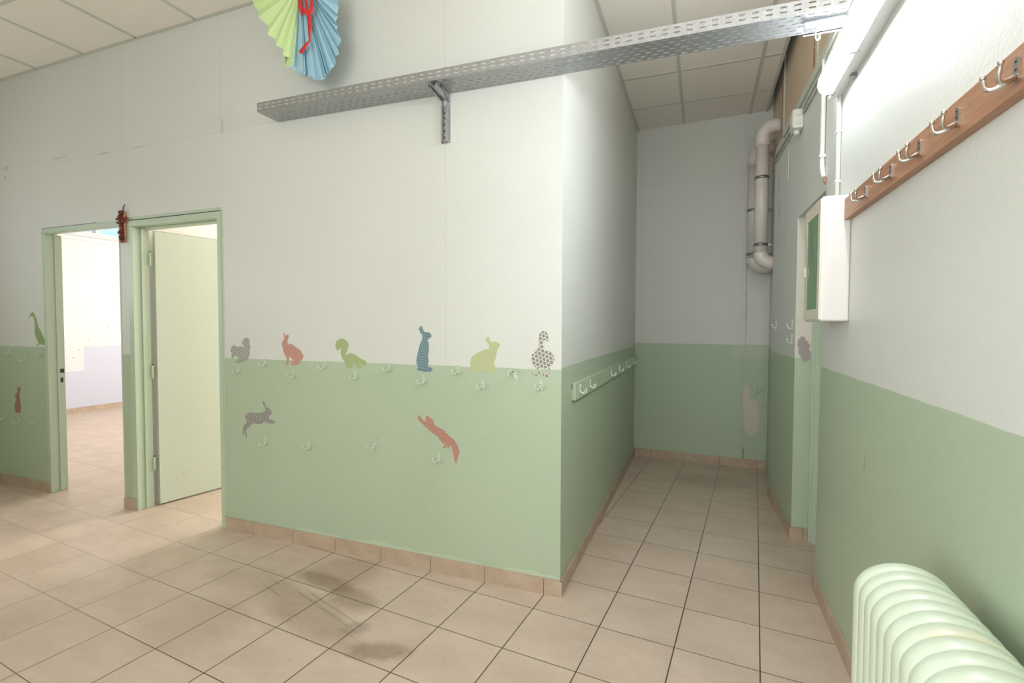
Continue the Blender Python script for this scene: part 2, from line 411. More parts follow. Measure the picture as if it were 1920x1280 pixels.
def green_glass():
    n = N('green_glazing', 0.12); P, x, y, z = n.pos()
    c = n.mix(n.noise(P, 7, 3), (0.055, 0.200, 0.055), (0.115, 0.330, 0.095))
    for a, b, r1, r2 in ((2.66, 1.78, 0.022, 0.10), (2.63, 1.70, 0.018, 0.05), (2.56, 1.50, 0.007, 0.022)):
        c = n.mix(n.math('MULTIPLY', n.blob('yz', (a, b), (r1, r2), 0, 0.5, 30, 0.3), 0.75), c, (0.05, 0.07, 0.05))
    n.color(c); return n.m
M['green_glass'] = green_glass()
def window_glass():
    m = bpy.data.materials.new('window_glass'); m.use_nodes = True; t = m.node_tree
    t.nodes.remove(t.nodes['Principled BSDF'])
    g = t.nodes.new('ShaderNodeBsdfGlossy'); g.inputs['Roughness'].default_value = 0.02
    tr = t.nodes.new('ShaderNodeBsdfTransparent'); tr.inputs[0].default_value = (0.93, 0.97, 0.98, 1)
    mx = t.nodes.new('ShaderNodeMixShader'); mx.inputs[0].default_value = 0.06
    t.links.new(tr.outputs[0], mx.inputs[1]); t.links.new(g.outputs[0], mx.inputs[2])
    t.links.new(mx.outputs[0], t.nodes['Material Output'].inputs[0]); return m
M['glass'] = window_glass()

def sticker_mat(name, dark, light, pitch, kind, thr):
    n = N(name, 0.6); P, x, y, z = n.pos()
    k = 4*math.pi/(math.sqrt(3)*pitch)
    if kind == 'dots':
        w = []
        for a in (0.18, 0.18+math.pi/3, 0.18+2*math.pi/3):
            ph = n.math('ADD', n.math('MULTIPLY', x, k*math.cos(a)), n.math('MULTIPLY', z, k*math.sin(a)))
            w.append(n.math('COSINE', ph))
        s = n.math('ADD', n.math('ADD', w[0], w[1]), w[2])
        c = n.mix(n.ramp(s, thr-0.15, thr+0.15), light, dark)
    else:
        k = 2*math.pi/pitch
        u = n.math('ADD', n.math('MULTIPLY', x, k), n.math('MULTIPLY', z, k*0.35))
        v = n.math('ADD', n.math('MULTIPLY', z, k), n.math('MULTIPLY', x, k*0.15))
        s = n.math('MULTIPLY', n.math('ADD', n.math('COSINE', u), 1.0), n.math('ADD', n.math('COSINE', v), 1.0))
        c = n.mix(n.ramp(s, thr-0.5, thr+0.5), dark, light)
    n.color(c); return n.m

# ================================================================== STRUCTURE
CZ = 3.43            # ceiling height
FY = 2.43            # long front wall plane
RX = 0.58            # right wall plane
BLX, BLY, BRX, BRY = -0.66, 5.405, 0.60, 5.33    # end wall of the corridor
def by(x): return BLY+(BRY-BLY)*(x-BLX)/(BRX-BLX)

fl = B().box(-9.4, 0.80, -3.3, 7.6, -0.12, 0).build('floor', M['floor']); struct(fl)

# ceiling: panels, with real bars below
ce = B().box(-9.3, 0.555, -3.25, 7.55, CZ, CZ+0.02).build('ceiling', M['ceil']); struct(ce)
tb = B()
xs = [-0.195+0.6*k for k in range(-9, 2)]
for x in xs:
    if x < -0.7 and x > -5.9: tb.box(x-0.012, x+0.012, -3.1, FY-0.02, CZ-0.004, CZ)
    if x > -0.7: tb.box(x-0.012, x+0.012, -3.1, by(x)-0.002, CZ-0.004, CZ)
for k in range(-9, 6):
    y = 1.86+0.6*k
    if y < FY-0.05: tb.box(-6.08, 0.553, y-0.012, y+0.012, CZ-0.0035, CZ)
    elif y < 5.3: tb.box(-0.655, 0.553, y-0.012, y+0.012, CZ-0.0035, CZ)
tb.box(-6.08, -0.635, FY-0.025, FY, CZ-0.004, CZ)
tb.box(-0.66, -0.635, FY-0.025, 5.40, CZ-0.004, CZ)
tb.box(0.535, 0.556, 2.9, 5.325, CZ-0.010, CZ+0.012)
tb.build('ceiling_grid', M['tbar'], ce)['kind'] = 'structure'
struct(B().box(-9.3, 0.80, -3.3, 7.6, 3.95, 4.0).build('ceiling_void', M['void_shade']))  # black sheet standing in for the shade of the plenum above the ceiling

# front wall with two doorways
O1 = (-4.975, -4.060, 2.118)     # opening 1: x0, x1, top
O2 = (-3.905, -3.046, 2.105)
J = 0.036                        # frame face width
WT = 0.10
wl = B().box(-6.10, O1[0]-J, FY, FY+WT, 0, CZ).build('wall_left_front', M['left']); struct(wl)
fw = B()
fw.box(O1[0]-J, O2[1]+J, FY, FY+WT, 2.16, CZ)
fw.box(O1[1]+0.012, O2[0]-J, FY, FY+WT, 0, 2.16)
fw.box(O2[1]+J, -0.66, FY, FY+WT, 0, CZ)
fw = fw.build('wall_front', M['front']); struct(fw)
cw = B().box(-0.76, -0.66, FY+WT, 5.42, 0, CZ)
cw.box(-0.66, -0.659, FY+0.0, FY+WT+0.001, 0, CZ)
struct(cw.build('wall_corridor', M['corr']))
bw = B().hexa([(BLX-0.1, by(BLX-0.1), 0), (0.64, by(0.64), 0), (0.64, by(0.64)+0.1, 0), (BLX-0.1, by(BLX-0.1)+0.1, 0)],
              [(BLX-0.1, by(BLX-0.1), CZ+0.4), (0.64, by(0.64), CZ+0.4), (0.64, by(0.64)+0.1, CZ+0.4), (BLX-0.1, by(BLX-0.1)+0.1, CZ+0.4)])
struct(bw.build('wall_back', M['back']))
# thin cover strips at the right end of the end wall
ts = B()
for x, w, z0 in ((0.392, 0.018, 0.08), (0.452, 0.006, 1.9), (0.500, 0.006, 2.9)):
    ts.box(x-w/2, x+w/2, by(x)-0.005, by(x)+0.004, z0, CZ-0.012)
struct(ts.build('trim_1', M['back']))

# right wall: near part, lintel, far part, recess behind the pipes
DY0, DY1, DTOP, RTOP = 2.955, 3.645, 2.082, 2.80
rw = B()
rw.hexa([(RX, -3.2, 0), (RX, DY0+0.045, 0), (0.80, DY0+0.045, 0), (0.80, -3.2, 0)],
        [(RX, -3.2, DTOP), (RX, DY0-0.02, DTOP), (0.80, DY0-0.02, DTOP), (0.80, -3.2, DTOP)])
rw.box(RX, 0.80, -3.2, DY0-0.02, DTOP, RTOP)
xn, xf = 0.566, 0.535
rw.hexa([(RX, DY0-0.02, DTOP), (xn, DY1, DTOP), (0.80, DY1, DTOP), (0.80, DY0-0.02, DTOP)],
        [(RX, DY0-0.02, RTOP), (xn, DY1, RTOP), (0.80, DY1, RTOP), (0.80, DY0-0.02, RTOP)])
rw.hexa([(xn, DY1, 0), (xf, 4.53, 0), (0.80, 4.53, 0), (0.80, DY1, 0)],
        [(xn, DY1, RTOP), (xf, 4.53, RTOP), (0.80, 4.53, RTOP), (0.80, DY1, RTOP)])
rw.box(0.605, 0.80, 4.53, 5.45, 0, RTOP)
rwo = rw.build('wall_right', M['right']); struct(rwo)
struct(B().box(xn+0.004, 0.80, DY1-0.003, DY1+0.002, 0, DTOP).build('wall_right_reveal', M['reveal']))
# tan boards above the right wall, up into the ceiling void
tn = B().box(0.605, 0.70, -3.2, 5.45, RTOP, 3.95).build('wall_right_upper', M['tan']); struct(tn)
for y, i in ((4.62, 2), (3.36, 3)):
    o = B().box(0.596, 0.605, y-0.02, y+0.055, RTOP, 3.9).build('trim_%d' % i, M['batten']); struct(o)
    tp = B()
    for k in range(14):
        z0 = RTOP+k*0.08; w = 0.010+0.008*math.sin(k*1.3)
        tp.box(0.593, 0.5965, y+0.055-w-0.016, y+0.055, z0, z0+0.0801)
    struct(tp.build('strip', M['batten_brown'], o))
    sc = B()
    for z in (3.02, 3.27, 3.5): sc.ball((0.594, y+0.03, z), 0.010, 8, (0.4, 1, 1))
    struct(sc.build('screw_heads', M['chrome'], o))

# unseen rest of the room, with windows and a partition added for the light
WX0, WX1, WZ0, WZ1 = -2.3, 0.45, 0.9, 2.8
rr = B().box(-2.45, WX0, -3.2, -3.1, 0, CZ).box(WX1, 0.80, -3.2, -3.1, 0, CZ).box(WX0, WX1, -3.2, -3.1, 0, WZ0).box(WX0, WX1, -3.2, -3.1, WZ1, CZ)
struct(rr.build('wall_rear', M['rear']))
struct(B().box(-6.20, -6.10, -0.55, 0.2, 0, CZ).box(-6.20, -6.10, 1.5, FY+WT, 0, CZ).box(-6.20, -6.10, 0.2, 1.5, 0, 1.45).box(-6.20, -6.10, 0.2, 1.5, 2.45, CZ).build('wall_left', M['rear']))
wf = B().box(-6.19, -6.12, 0.2, 1.5, 1.45, 1.50).box(-6.19, -6.12, 0.2, 1.5, 2.40, 2.45)
for k in range(3):
    y = 0.2+1.3*k/2; wf.box(-6.19, -6.12, y-0.025, y+0.025, 1.45, 2.45)
struct(wf.build('added_window_4', M['white_metal']))  # invented window around the far-left fill light
lw = B().box(-6.20, -2.35, -0.55, -0.45, 0, CZ).box(-2.45, -2.35, -3.2, -2.95, 0, CZ).box(-2.45, -2.35, -2.95, -0.6, 0, 0.6).box(-2.45, -2.35, -2.95, -0.6, 2.7, CZ).box(-2.45, -2.35, -0.6, -0.55, 0, CZ)
struct(lw.build('wall_added_partition', M['rear']))  # added partition: carries the left fill, keeps light off the far left
wl_ = B()
for k in range(4):
    y = -2.95+2.35*k/3; wl_.box(-2.44, -2.37, y-0.025, y+0.025, 0.6, 2.7)
wl_.box(-2.44, -2.37, -2.95, -0.6, 0.6, 0.65).box(-2.44, -2.37, -2.95, -0.6, 2.65, 2.7)
struct(wl_.build('added_window_3', M['white_metal']))  # window made up for the left fill light
wr = B()
for k in range(5):
    x = WX0+(WX1-WX0)*k/4; wr.box(x-0.025, x+0.025, -3.19, -3.11, WZ0, WZ1)
wr.box(WX0, WX1, -3.19, -3.11, WZ0, WZ0+0.05).box(WX0, WX1, -3.19, -3.11, WZ1-0.05, WZ1)
struct(wr.build('added_window_2', M['white_metal']))  # added window frame, a source for the rear fill

# rooms behind the doorways
NX = -9.09
nw = B()
nw.box(NX-0.1, NX, 2.43, 7.5, 0, 2.83).box(NX-0.1, NX, 2.43, 7.5, 3.28, CZ)
nw.box(NX-0.1, NX, 2.43, 4.3, 2.83, 3.28)
struct(nw.build('wall_next_room', M['next']))
tk = B().box(NX, NX+0.03, 2.6, 7.4, 2.690, 2.745).box(NX, NX+0.018, 2.6, 7.4, 2.765, 2.80)
struct(tk.build('trim_4', M['white_metal']))
w3 = B()
for y0, y1 in ((4.30, 4.35), (5.10, 5.16), (6.3, 6.36)): w3.box(NX-0.09, NX+0.004, y0, y1, 2.83, 3.28)
w3.box(NX-0.09, NX+0.01, 4.30, 7.4, 2.805, 2.835).box(NX-0.09, NX+0.004, 4.30, 7.4, 3.25, 3.28)
w3o = struct(w3.build('window_1', M['white_metal']))
struct(B().box(NX-0.055, NX-0.05, 4.35, 7.4, 2.835, 3.25).build('pane', M['glass'], w3o))
nb = B().box(-9.1, -4.10, 7.4, 7.5, 0, CZ); struct(nb.build('wall_next_room_end', M['next']))
struct(B().box(-9.1, -6.10, FY, FY+WT, 0, CZ).build('wall_next_room_near', M['next']))
struct(B().box(-4.04, -3.99, FY+WT, 7.4, 0, CZ).build('wall_partition', M['cream_room']))
struct(B().box(-3.99, -0.76, 7.0, 7.1, 0, CZ).build('wall_small_room_end', M['cream_room']))
struct(B().box(-0.80, -0.76, 5.42, 7.1, 0, CZ).build('wall_small_room_side', M['cream_room']))

# skirting tiles
def skirting(name, p0, p1, h, joints, thick=0.012, parent_axis=None, extra=()):
    """tiles laid from p0 to p1 (floor points on the wall face), the tile face on the left of the direction"""
    p0 = Vector((*p0, 0)); p1 = Vector((*p1, 0)); d = (p1-p0); L = d.length; d.normalize()
    nrm = Vector((d.y, -d.x, 0))
    cuts = [0]+[j for j in sorted(joints) if 0.01 < j < L-0.01]+[L]
    m = B()
    for a, b in zip(cuts[:-1], cuts[1:]):
        a2, b2 = a+0.0013, b-0.0013
        q = [p0+d*a2+nrm*0.0004, p0+d*a2+nrm*thick, p0+d*b2+nrm*thick, p0+d*b2+nrm*0.0004]
        m.hexa([v.copy() for v in q], [v+Vector((0, 0, h)) for v in q])
    o = struct(m.build(name, M['skirt']))
    g = B(); e0, e1 = p0+d*0.003, p1-d*0.003; q = [e0+nrm*0.0003, e0+nrm*(thick-0.003), e1+nrm*(thick-0.003), e1+nrm*0.0003]
    g.hexa([v.copy() for v in q], [v+Vector((0, 0, h-0.003)) for v in q])
    struct(g.build('grout', M['grout'], o))
    return o
sh = 0.082
skirting('baseboard_front', (O2[1]+J+0.004, FY), (-0.647, FY), sh, [(-2.75+0.3345*k)-(O2[1]+J+0.004) for k in range(8)])
skirting('baseboard_left', (-6.09, FY), (O1[0]-0.004, FY), sh, [6.09-5.95+0.333*k for k in range(3)]+[6.09-5.10])
skirting('baseboard_pillar', (O1[1]+0.004, FY), (O2[0]-0.006, FY), sh, [])
skirting('baseboard_corridor', (-0.66, FY-0.012), (-0.66, 5.39), sh, [0.333*k+0.16 for k in range(10)])
skirting('baseboard_back', (BLX+0.012, by(BLX)), (0.60, by(0.60)), sh, [0.17+0.333*k for k in range(4)])
skirting('baseboard_right', (RX, DY0+0.05), (RX, -3.0), sh, [0.333*k for k in range(1, 18)])
skirting('baseboard_far_right', (xf, 4.53), (xn, DY1-0.012), sh, [0.25, 0.58])
skirting('baseboard_reveal', (xn-0.012, DY1-0.003), (0.658, DY1-0.003), sh, [0.078])
skirting('baseboard_next_room', (NX, 2.55), (NX, 7.3), sh, [4.775-2.55+0.333*k for k in range(-6, 8)])

# ------------------------------------------------------------------ doors
def door_frame(name, x0, x1, top, deep=WT, face=J):
    m = B()
    y0, y1 = FY-0.006, FY+deep+0.006
    m.box(x0-face, x0, y0, y1, 0, top).box(x1, x1+face, y0, y1, 0, top).box(x0-face, x1+face, y0, y1, top, top+face+0.006)
    return m
d1m = B()
d1m.box(O1[0]-J, O1[0], FY-0.005, FY+WT+0.006, 0, O1[2]).box(O1[1]-0.0, O1[1]+0.012, FY-0.004, FY+WT+0.006, 0, O1[2])
d1m.box(O1[0]-J, O1[1]+0.012, FY-0.005, FY+0.045, O1[2], O1[2]+0.042)
d1m.box(O1[0], O1[0]+0.010, FY+0.055, FY+WT+0.006, 0, O1[2])
d1 = struct(d1m.build('door_1', M['frame'], bevel=0.002))
sp = B().box(O1[0]+0.010, O1[0]+0.0115, FY+0.070, FY+0.098, 0.985, 1.018).box(O1[0]+0.010, O1[0]+0.0115, FY+0.072, FY+0.090, 0.905, 0.945)
struct(sp.build('strike_plate', M['black'], d1))
struct(B().box(O1[0]-J, O1[1]-0.25, FY-0.006, FY-0.0045, O1[2]+0.0405, O1[2]+0.0435).build('gap', M['black'], d1))

d2m = door_frame('door_2', *O2)
d2m.box(O2[0], O2[0]+0.012, FY+0.05, FY+WT+0.006, 0, O2[2]).box(O2[0], O2[1], FY+0.05, FY+WT+0.006, O2[2]-0.012, O2[2])
d2 = struct(d2m.build('door_2', M['frame'], bevel=0.002))
tr = B().box(O2[0]-J-0.02, O2[1]+J, FY-0.004, FY+0.004, O2[2]+0.048, O2[2]+0.068).box(O2[0]-J-0.016, O2[0]-J-0.002, FY-0.004, FY+0.004, 0.09, O2[2]+0.068)
tr.box(O2[1]+J, O2[1]+J+0.012, FY-0.004, FY+0.004, 0.09, O2[2]+0.048)
struct(tr.build('door_frame', M['frame'], d2))
struct(B().box(O2[0]-J+0.01, O2[1]+J, FY-0.0068, FY-0.0055, O2[2]+0.0425, O2[2]+0.0455).build('gap', M['black'], d2))
lf = B().box(0, 0.83, -0.02, 0.02, 0.012, 2.092).build('door_leaf', M['leaf'], d2)
ang = math.atan2(0.981, 0.193)
lf.location = (O2[0]+0.022, FY+WT+0.034, 0); lf.rotation_euler = (0, 0, ang); struct(lf)
struct(B().box(0.0, 0.83, -0.0205, 0.0205, 2.092, 2.0945).build('top_edge', M['edge'], lf))
mk = B()
for x, z, w in ((0.16, 0.205, 0.012), (0.20, 0.207, 0.010), (0.41, 0.212, 0.008), (0.43, 0.212, 0.01)): mk.box(x, x+w, -0.0206, -0.0200, z, z+0.003)
mk.build('scuffs', M['black'], lf)
for z in (0.28, 0.98, 1.83):
    hg = B().tube([(O2[0]+0.016, FY+WT+0.010, z), (O2[0]+0.016, FY+WT+0.010, z+0.10)], 0.008, 8)
    hg.box(O2[0]+0.012, O2[0]+0.030, FY+WT-0.002, FY+WT+0.006, z, z+0.10)
    struct(hg.build('hinge', M['frame'], d2)); 
    struct(B().ball((O2[0]+0.016, FY+WT+0.010, z+0.104), 0.006, 8).build('hinge_pin', M['black'], d2))

# recessed door in the right wall
d3m = B().box(0.658, 0.72, DY1-0.030, DY1-0.003, 0, DTOP).box(0.672, 0.72, DY1-0.045, DY1-0.030, 0, DTOP).box(0.658, 0.72, DY0-0.01, DY0+0.05, 0, DTOP).box(0.658, 0.72, DY0-0.01, DY1, DTOP-0.04, DTOP)
d3 = struct(d3m.build('door_3', M['frame'], bevel=0.002))
struct(B().box(0.700, 0.745, DY0, DY1-0.03, 0.008, DTOP-0.03).build('door_leaf', M['leaf'], d3))

# ================================================================== THINGS ON THE LONG WALL
# ---- coat hooks
def prong(side, out, spread, rise, r, drop=0.0):
    pts = []; n = 9
    for i in range(n):
        t = i/(n-1)
        a = t*math.pi*0.86
        pts.append((side*(0.003+spread*t), -0.003-out*math.sin(min(t*1.25, 1)*math.pi/2), -rise*0.55*math.sin(a)*1.0 + rise*t*t*t*0.75-drop))
    return pts
def make_hook(label, mat, group, s=1.0, screws=True, name='coat_hook', holes='black', hk=1.0):
    t = thing(name, (0, 0, 0), label, 'coat hook', group)
    H = 0.040*s*hk; w = 0.0065*s
    pl = B()
    pts = []
    for k in range(9): a = math.pi*k/8; pts.append((w*math.cos(a), H-w+w*math.sin(a)))
    for k in range(9): a = math.pi+math.pi*k/8; pts.append((w*math.cos(a), -0.002*s+w*math.sin(a)))
    n = len(pts)
    pl.add([(x, -0.0035*s, z) for x, z in pts]+[(x, 0, z) for x, z in pts], [tuple(range(n))[::-1]]+[(i, (i+1) % n, n+(i+1) % n, n+i) for i in range(n)])
    pl.build('plate', mat, t)
    for sd in (-1, 1):
        p = prong(sd, 0.026*s, 0.020*s, 0.022*s, 0.0028*s)
        m = B().tube(p, [0.0036*s]*3+[0.0028*s]*5+[0.0026*s], 8); m.ball(p[-1], 0.0042*s, 8)
        m.build('prong', mat, t)
    if screws:
        for z in (0.014*s*hk, 0.031*s*hk):
            B().ball((0, -0.0035*s, z), 0.0022*s, 8, (1, 0.5, 1)).build('screw', M[holes], t)
    return t

HG = 'small coat hooks on the long front wall'
front_hooks = [
 (448, 697, 'faint mint painted coat hook just below the grey dotted squirrel sticker'),
 (497, 683, 'mint coat hook between the grey squirrel sticker and the pink sitting rabbit sticker'),
 (551, 705, 'mint painted coat hook just below the pink sitting rabbit sticker'),
 (608, 688, 'mint coat hook between the pink sitting rabbit sticker and the green curly-tailed sticker'),
 (667, 708, 'mint painted coat hook just below the green curly-tailed squirrel sticker'),
 (730, 692, 'mint coat hook between the green curly-tailed sticker and the tall blue rabbit sticker'),
 (794, 716, 'mint painted coat hook just below the tall blue rabbit sticker'),
 (859, 697, 'mint coat hook between the tall blue rabbit sticker and the crouching green rabbit sticker'),
 (905, 725, 'mint painted coat hook just below the crouching green rabbit sticker'),
 (1014, 726, 'mint painted coat hook just below the grey dotted duck sticker'),
 (498, 831, 'faint mint coat hook just below the leaping grey hare sticker'),
 (580, 838, 'mint coat hook right of the leaping grey hare sticker, in the low row'),
 (823, 862, 'mint coat hook just below left of the leaping pink squirrel sticker'),
]
proto = make_hook(front_hooks[0][2], M['mint_hook'], HG)
for i, (px, py, lab) in enumerate(front_hooks):
    o = proto if i == 0 else copy_tree(proto)
    o.location = on_y(px, py, FY); o['label'] = lab
for px, py, lab in ((18, 662, 'leftmost of the three mint coat hooks in the row under the green goose sticker'),
                    (47, 676, 'middle and lowest of the three mint coat hooks under the green goose sticker'),
                    (77, 666, 'mint coat hook directly below the green goose sticker beside the door frame'),
                    (6, 785, 'mint coat hook at the very left edge, lower row by the pink rabbit sticker'),
                    (35, 791, 'mint coat hook directly below the small pink standing rabbit sticker'),
                    (66, 791, 'mint coat hook right of the small pink standing rabbit sticker, lower row')):
    o = copy_tree(proto); o.location = on_y(px, py, FY); o['label'] = lab; o['group'] = 'small coat hooks left of the open doorway'
# two damaged hooks
tw = make_hook('twisted cream coat hook between the crouching green rabbit and duck stickers', M['cream_hook'], HG, 1.12)
tw.location = on_y(963.5, 697, FY); tw.rotation_euler = (0, math.radians(157), 0)
B().ball((0.0, 0.0, 0.030), 0.012, 10, (1, 0.08, 1)).build('bare_patch', M['exposed'], tw, 0)
tw.children[-1].location = (0, 0, 0)
bh = make_hook('broken coat hook turned sideways on bare plaster in the low row', M['cream_hook'], HG, 1.0)
bh.location = on_y(700, 838, FY); bh.rotation_euler = (0, math.radians(38), 0)
B().ball((0.004, 0, 0.034), 0.012, 10, (1, 0.08, 1)).build('bare_patch', M['exposed'], bh)

# ---- wall stickers
GREYD, GREYL = (0.275, 0.275, 0.245), (0.66, 0.64, 0.58)
stk = [
 ('squirrel_sticker', 'grey dotted squirrel sticker at the left end of the row by the door frame', 'wall sticker', 420, 610, 10.667,
  sticker_mat('grey_dots', GREYD, GREYL, 0.0195, 'dots', -1.0),
  [(210,385),(245,425),(280,432),(310,415),(350,412),(385,430),(420,470),(400,420),(362,375),(358,340),(385,270),(450,240),(490,255),(515,300),(512,350),(530,430),(515,500),(515,560),(490,640),(470,700),(425,720),(390,710),(365,730),(380,752),(300,752),(205,740),(250,690),(300,680),(290,640),(250,615),(210,612),(192,625),(180,655),(155,645),(145,590),(170,555),(140,540),(135,490),(150,435),(190,405)]),
 ('rabbit_sticker', 'pink sitting rabbit sticker with upright ears, facing left', 'wall sticker', 420, 610, 10.667,
  sticker_mat('pink_weave', (0.500, 0.262, 0.205), (0.56, 0.32, 0.255), 0.0115, 'weave', 2.0),
  [(1200,145),(1215,160),(1228,215),(1250,190),(1285,182),(1297,205),(1285,265),(1268,310),(1275,365),(1300,380),(1350,368),(1390,395),(1440,440),(1500,475),(1550,520),(1565,590),(1585,575),(1590,610),(1575,670),(1540,712),(1510,712),(1512,765),(1450,795),(1340,798),(1350,765),(1370,760),(1340,745),(1340,720),(1370,708),(1415,705),(1350,660),(1305,608),(1300,660),(1298,740),(1275,785),(1220,780),(1222,765),(1250,755),(1258,700),(1250,630),(1210,570),(1185,500),(1178,430),(1155,395),(1160,340),(1200,280),(1210,240),(1190,180)]),
 ('squirrel_sticker', 'light green squirrel sticker with a curled-over tail', 'wall sticker', 600, 610, 10.667,
  sticker_mat('green_weave', (0.355, 0.430, 0.195), (0.430, 0.500, 0.250), 0.0115, 'weave', 2.0),
  [(340,498),(312,430),(305,375),(340,300),(400,262),(460,258),(520,290),(560,340),(577,400),(560,460),(530,530),(512,600),(560,565),(620,550),(670,562),(740,605),(830,670),(900,700),(935,740),(930,795),(890,805),(840,785),(795,755),(780,785),(830,830),(805,858),(760,842),(720,790),(690,755),(645,748),(625,775),(665,795),(635,845),(590,862),(545,840),(515,790),(520,755),(470,700),(430,620),(413,540),(425,470),(443,430),(390,475),(365,498)]),
 ('rabbit_sticker', 'tall blue patterned rabbit sticker standing upright', 'wall sticker', 740, 600, 10.667,
  sticker_mat('blue_weave', (0.135, 0.220, 0.260), (0.270, 0.360, 0.380), 0.0160, 'weave', 1.3),
  [(520,108),(545,120),(565,170),(592,240),(650,235),(705,255),(742,300),(735,335),(690,370),(650,400),(680,440),(685,520),(682,640),(665,720),(680,800),(672,900),(660,940),(720,940),(765,985),(740,1010),(715,1042),(670,1025),(600,1038),(560,1020),(500,1022),(440,995),(450,970),(475,955),(440,880),(435,800),(455,690),(490,540),(525,430),(555,390),(555,300),(515,250),(480,180),(485,150),(508,145)]),
 ('rabbit_sticker', 'lime green crouching rabbit sticker facing right, beside the duck', 'wall sticker', 870, 610, 10.667,
  sticker_mat('lime_dots', (0.43, 0.475, 0.245), (0.52, 0.56, 0.32), 0.0135, 'dots', -0.2),
  [(470,220),(490,222),(520,290),(540,330),(600,316),(650,325),(715,355),(722,400),(700,440),(665,465),(652,560),(630,680),(595,750),(620,800),(648,850),(635,920),(590,960),(550,940),(470,942),(410,910),(380,880),(330,900),(180,925),(120,900),(112,860),(130,820),(125,740),(140,650),(200,590),(300,530),(400,485),(500,470),(505,400),(480,350),(430,295),(430,265),(455,260)]),
 ('duck_sticker', 'grey duck sticker with big dots nearest the wall corner', 'wall sticker', 870, 610, 10.667,
  sticker_mat('duck_dots', (0.265, 0.255, 0.225), (0.72, 0.70, 0.62), 0.0215, 'dots', -0.85),
  [(1600,108),(1650,130),(1680,190),(1693,290),(1670,325),(1630,290),(1600,290),(1580,330),(1575,380),(1600,440),(1610,500),(1660,492),(1730,520),(1790,590),(1808,670),(1790,760),(1740,815),(1715,830),(1715,880),(1700,930),(1715,980),(1690,1030),(1650,1038),(1580,1005),(1580,950),(1640,945),(1690,930),(1690,830),(1640,855),(1570,862),(1500,850),(1485,860),(1490,900),(1520,960),(1520,1003),(1450,1010),(1410,995),(1358,970),(1400,940),(1450,925),(1462,860),(1400,800),(1350,720),(1340,640),(1355,590),(1420,530),(1480,470),(1498,410),(1495,330),(1485,260),(1500,180),(1545,125)]),
 ('hare_sticker', 'grey patterned hare sticker leaping right, on the green paint', 'wall sticker', 440, 740, 10.667,
  sticker_mat('hare_dots', (0.185, 0.180, 0.170), (0.42, 0.39, 0.36), 0.0175, 'dots', -0.4),
  [(570,125),(600,135),(620,190),(640,260),(680,250),(710,280),(745,335),(752,385),(730,395),(695,405),(680,440),(690,490),(740,505),(800,520),(818,545),(795,585),(730,572),(650,572),(612,535),(560,570),(490,588),(420,578),(350,568),(320,620),(240,680),(228,740),(235,800),(248,855),(230,855),(210,790),(203,700),(190,720),(188,820),(168,815),(158,740),(170,670),(185,600),(235,580),(238,500),(205,450),(205,410),(235,400),(265,360),(320,350),(400,362),(520,362),(590,340),(620,280),(575,200),(548,150)]),
 ('squirrel_sticker', 'pink squirrel sticker leaping diagonally up left, low on the green paint', 'wall sticker', 730, 760, 10.667,
  sticker_mat('salmon_weave', (0.430, 0.215, 0.165), (0.52, 0.29, 0.22), 0.0180, 'weave', 2.0),
  [(560,210),(575,220),(592,225),(598,198),(615,205),(635,260),(690,300),(745,328),(722,250),(740,195),(800,230),(860,275),(895,285),(885,320),(875,335),(900,390),(990,440),(1100,500),(1200,615),(1300,690),(1360,790),(1400,900),(1395,980),(1360,1080),(1340,1170),(1300,1080),(1280,960),(1260,870),(1212,770),(1195,855),(1160,858),(1155,830),(1170,780),(1150,790),(1110,855),(1060,850),(1100,800),(1115,775),(1040,730),(995,670),(985,635),(880,560),(780,470),(660,370),(580,290)]),
 ('goose_sticker', 'olive green long-necked goose sticker left of the first doorway', 'wall sticker', 0, 570, 16.0,
  sticker_mat('olive_weave', (0.250, 0.355, 0.135), (0.29, 0.40, 0.165), 0.02, 'weave', 2.0),
  [(970,235),(1010,255),(1050,350),(1090,430),(1120,560),(1150,670),(1220,800),(1290,950),(1350,1070),(1400,1190),(1340,1235),(1270,1220),(1210,1190),(1170,1225),(1110,1260),(1090,1235),(1160,1190),(1110,1060),(1070,960),(1040,850),(1040,720),(1045,600),(1025,440),(990,370),(950,360),(910,370),(880,405),(865,380),(910,325),(940,265)]),
 ('rabbit_sticker', 'small pink standing rabbit sticker at far left, low on the green paint', 'wall sticker', 0, 720, 16.0,
  sticker_mat('dusty_pink', (0.345, 0.185, 0.145), (0.37, 0.205, 0.16), 0.02, 'weave', 2.0),
  [(525,80),(545,75),(568,120),(600,75),(625,85),(615,180),(590,270),(590,400),(615,520),(630,680),(620,830),(620,870),(560,862),(510,860),(460,815),(440,720),(440,620),(480,500),(490,400),(460,375),(455,330),(480,260),(525,250),(520,150)]),
]
from mathutils.geometry import tessellate_polygon
for nm, lab, cat, bx, by_, sc, mat, pts in stk:
    # round the traced outline slightly, then cut it from thin vinyl
    q = [on_y(bx+x/sc, by_+y/sc, FY) for x, y in pts]
    out = []
    for i in range(len(q)):
        a, b, c = q[i-1], q[i], q[(i+1) % len(q)]
        out += [b*0.82+a*0.18, b*0.82+c*0.18]
    n = len(out)
    tri = tessellate_polygon([[Vector((v.x, v.z, 0)) for v in out]])
    m = B()
    vs = [(v.x, FY-0.0010, v.z) for v in out]+[(v.x, FY-0.0001, v.z) for v in out]
    m.add(vs, [tuple(t) for t in tri]+[tuple(i+n for i in t) for t in tri]+[(i, (i+1) % n, n+(i+1) % n, n+i) for i in range(n)])
    o = m.build(nm, mat); tag(o, lab, cat, 'animal stickers on the front wall')

